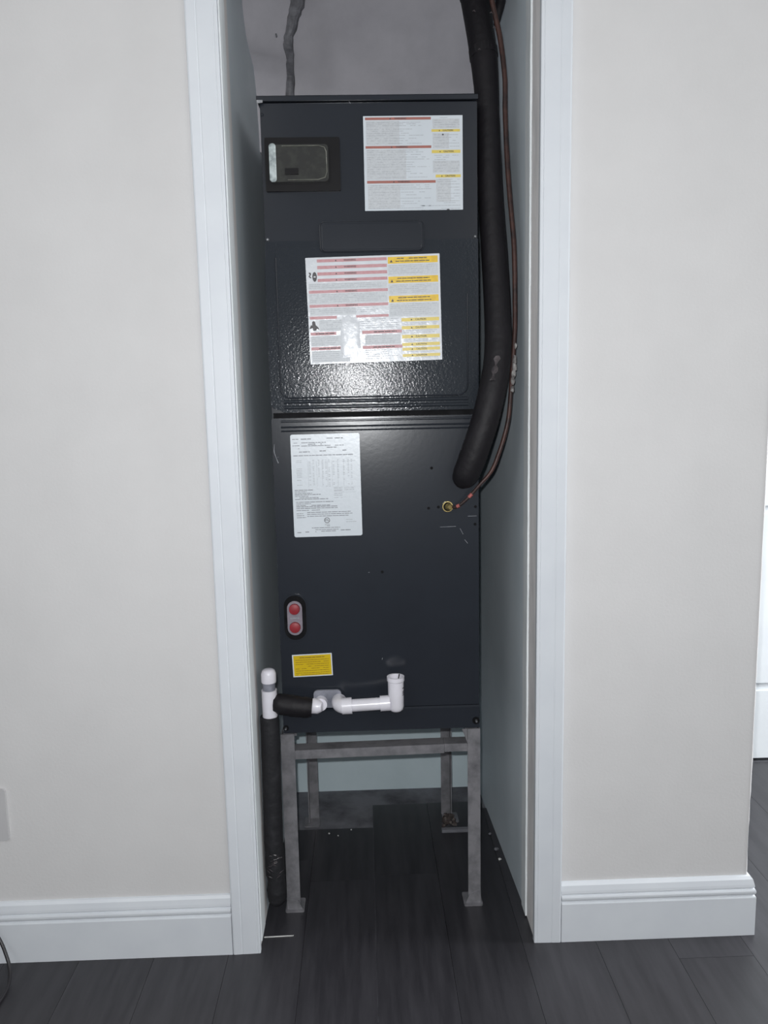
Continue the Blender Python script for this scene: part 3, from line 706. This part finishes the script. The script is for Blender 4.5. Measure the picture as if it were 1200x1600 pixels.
obj('fitting_nut', tube([(.182, FY-.0002, .949), (.182, FY-.004, .949)], .0118, 22), 'brass', lq, smooth=True)
obj('fitting_gasket', tube([(.182, FY-.0042, .949), (.182, FY-.006, .949)], .0096, 20), 'unit_dark', lq)
obj('fitting_collar', tube([(.183, FY-.0062, .949), (.184, .114, .949), (.186, .110, .9495)], [.0078, .0070, .0050], 16), 'brass', lq, smooth=True)
for (x, y, z, r) in ((.3245, .106, 1.262, .0055), (.3235, .104, 1.246, .0060), (.321, .102, 1.231, .0058), (.3195, .101, 1.217, .0050), (.3185, .1005, 1.20, .0044), (.3275, .114, 1.29, .0040)):
    bm = bmesh.new(); bmesh.ops.create_icosphere(bm, subdivisions=2, radius=r)
    for v in bm.verts: v.co = Vector((v.co.x*.8, v.co.y*.8, v.co.z*1.7))*(1+random.uniform(-.2, .2))+Vector((x, y, z))
    obj('putty_lump', bm, 'putty', lq, smooth=True)

# shadow of the hose in the upper right corner, put in as a black tube
o = obj('hose_shadow_tube', tube([(.320, .31, 2.44), (.327, .30, 2.30), (.333, .28, 2.16), (.329, .265, 2.09), (.320, .26, 2.03), (.312, .262, 1.985)], [.010, .010, .0110, .0125, .011, .006], 14, path_n=4, jitter=.05), 'foam', org=(.32, .27, 1.985), smooth=True,
        label='black tube standing for the shadow of the hose at the top of the right closet wall', category='pipe')

# ---------------------------------------------------------------- outlet plate, cable, floor bits
op = thing('outlet_plate', (-.806, 0, .335), 'painted outlet cover plate at the left edge low on the wall', 'outlet')
obj('cover_plate', prism(rrect(-.845, -.7665, .2775, .3920, .004, 3), 'y', -.0060, -.0003), 'plate', op, bevel=.002)
for z in (.3555, .3135):
    so = obj('socket_face', prism(rrect(-.8225, -.7895, z-.0145, z+.0145, .008, 4), 'y', -.0078, -.0061), 'plate', op)
    for dx in (-.006, .006): 
        obj('slot', box(-.806+dx-.001, -.806+dx+.001, -.0081, -.0079, z-.004, z+.005), 'unit_dark', so)
screw(-.806, -.0061, .3345, .003, op, 'plate_screw')

obj('power_cable', tube([(-.90,-.025,.115),(-.84,-.026,.108),(-.808,-.028,.088),(-.791,-.034,.067),(-.777,-.045,.046),(-.764,-.060,.024),(-.756,-.085,.008),(-.754,-.12,.0045),(-.762,-.16,.0045),(-.80,-.21,.0045),(-.88,-.25,.0045)], .0035, 10, path_n=5),
    'cable', org=(-.80, -.1, 0), smooth=True, label='black power cable looping down to the floor in front of the left baseboard', category='cable')

obj('metal_strip', prism([(-.2465, .0355), (-.182, .0370), (-.181, .0392), (-.2465, .0375)], 'z', .0002, .0018), 'plaster', org=(-.214, .037, 0),
    label='thin whitish strip lying on the floor just inside the left door jamb', category='strip')
def lump(name, loc, r, m, **kw):
    bm = bmesh.new(); bmesh.ops.create_icosphere(bm, subdivisions=2, radius=r)
    for v in bm.verts: v.co = v.co*(1+random.uniform(-.25, .25)); v.co.z = max(v.co.z*.8, -r*.45)
    bmesh.ops.translate(bm, verts=bm.verts, vec=(loc[0], loc[1], loc[2]+r*.45))
    return obj(name, bm, m, org=loc, **kw)
rub = thing('rubble_clump', (.215, .468, .0005), 'clump of dark brown rubble beside the rear right leg of the stand', 'rubble')
for i in range(16):
    bm = bmesh.new(); r = random.uniform(.005, .011); bmesh.ops.create_icosphere(bm, subdivisions=1, radius=r)
    lx, ly, lz = random.uniform(.197, .232), random.uniform(.452, .485), random.uniform(r*.9+.001, .036)
    for v in bm.verts: v.co = v.co*(1+random.uniform(-.25, .25))+Vector((lx, ly, lz))
    for v in bm.verts: v.co.z = max(v.co.z, .0008)
    obj('rubble_piece', bm, 'brown', rub)
obj('base_board_offcut', box(.192, .285, .4345, .447, .0003, .009), 'concrete', org=(.24, .44, 0), bevel=.0015, label='low grey board offcut on the floor before the rear right stand leg', category='board')
for i, (x, y, s) in enumerate(((-.119, .45, .0026), (-.094, .438, .0018), (-.058, .465, .0022))):
    lump('plaster_crumb', (x, y, .0002), s, 'plaster', group='white crumbs under the stand', category='crumb',
         label=('leftmost of the three tiny white crumbs under the stand', 'middle one of the three tiny white crumbs under the stand', 'rightmost of the three tiny white crumbs under the stand')[i])
for i, (x, y, s) in enumerate(((.334, .345, .006), (.336, .30, .004), (.330, .42, .004))):
    lump('plaster_chip', (x-.008, y, .0002), s, 'plaster' if i == 1 else 'concrete', category='chip',
         label=('grey plaster chip at the foot of the right closet wall, middle of three', 'small white plaster chip at the foot of the right closet wall', 'rearmost grey plaster chip at the foot of the right closet wall')[i])
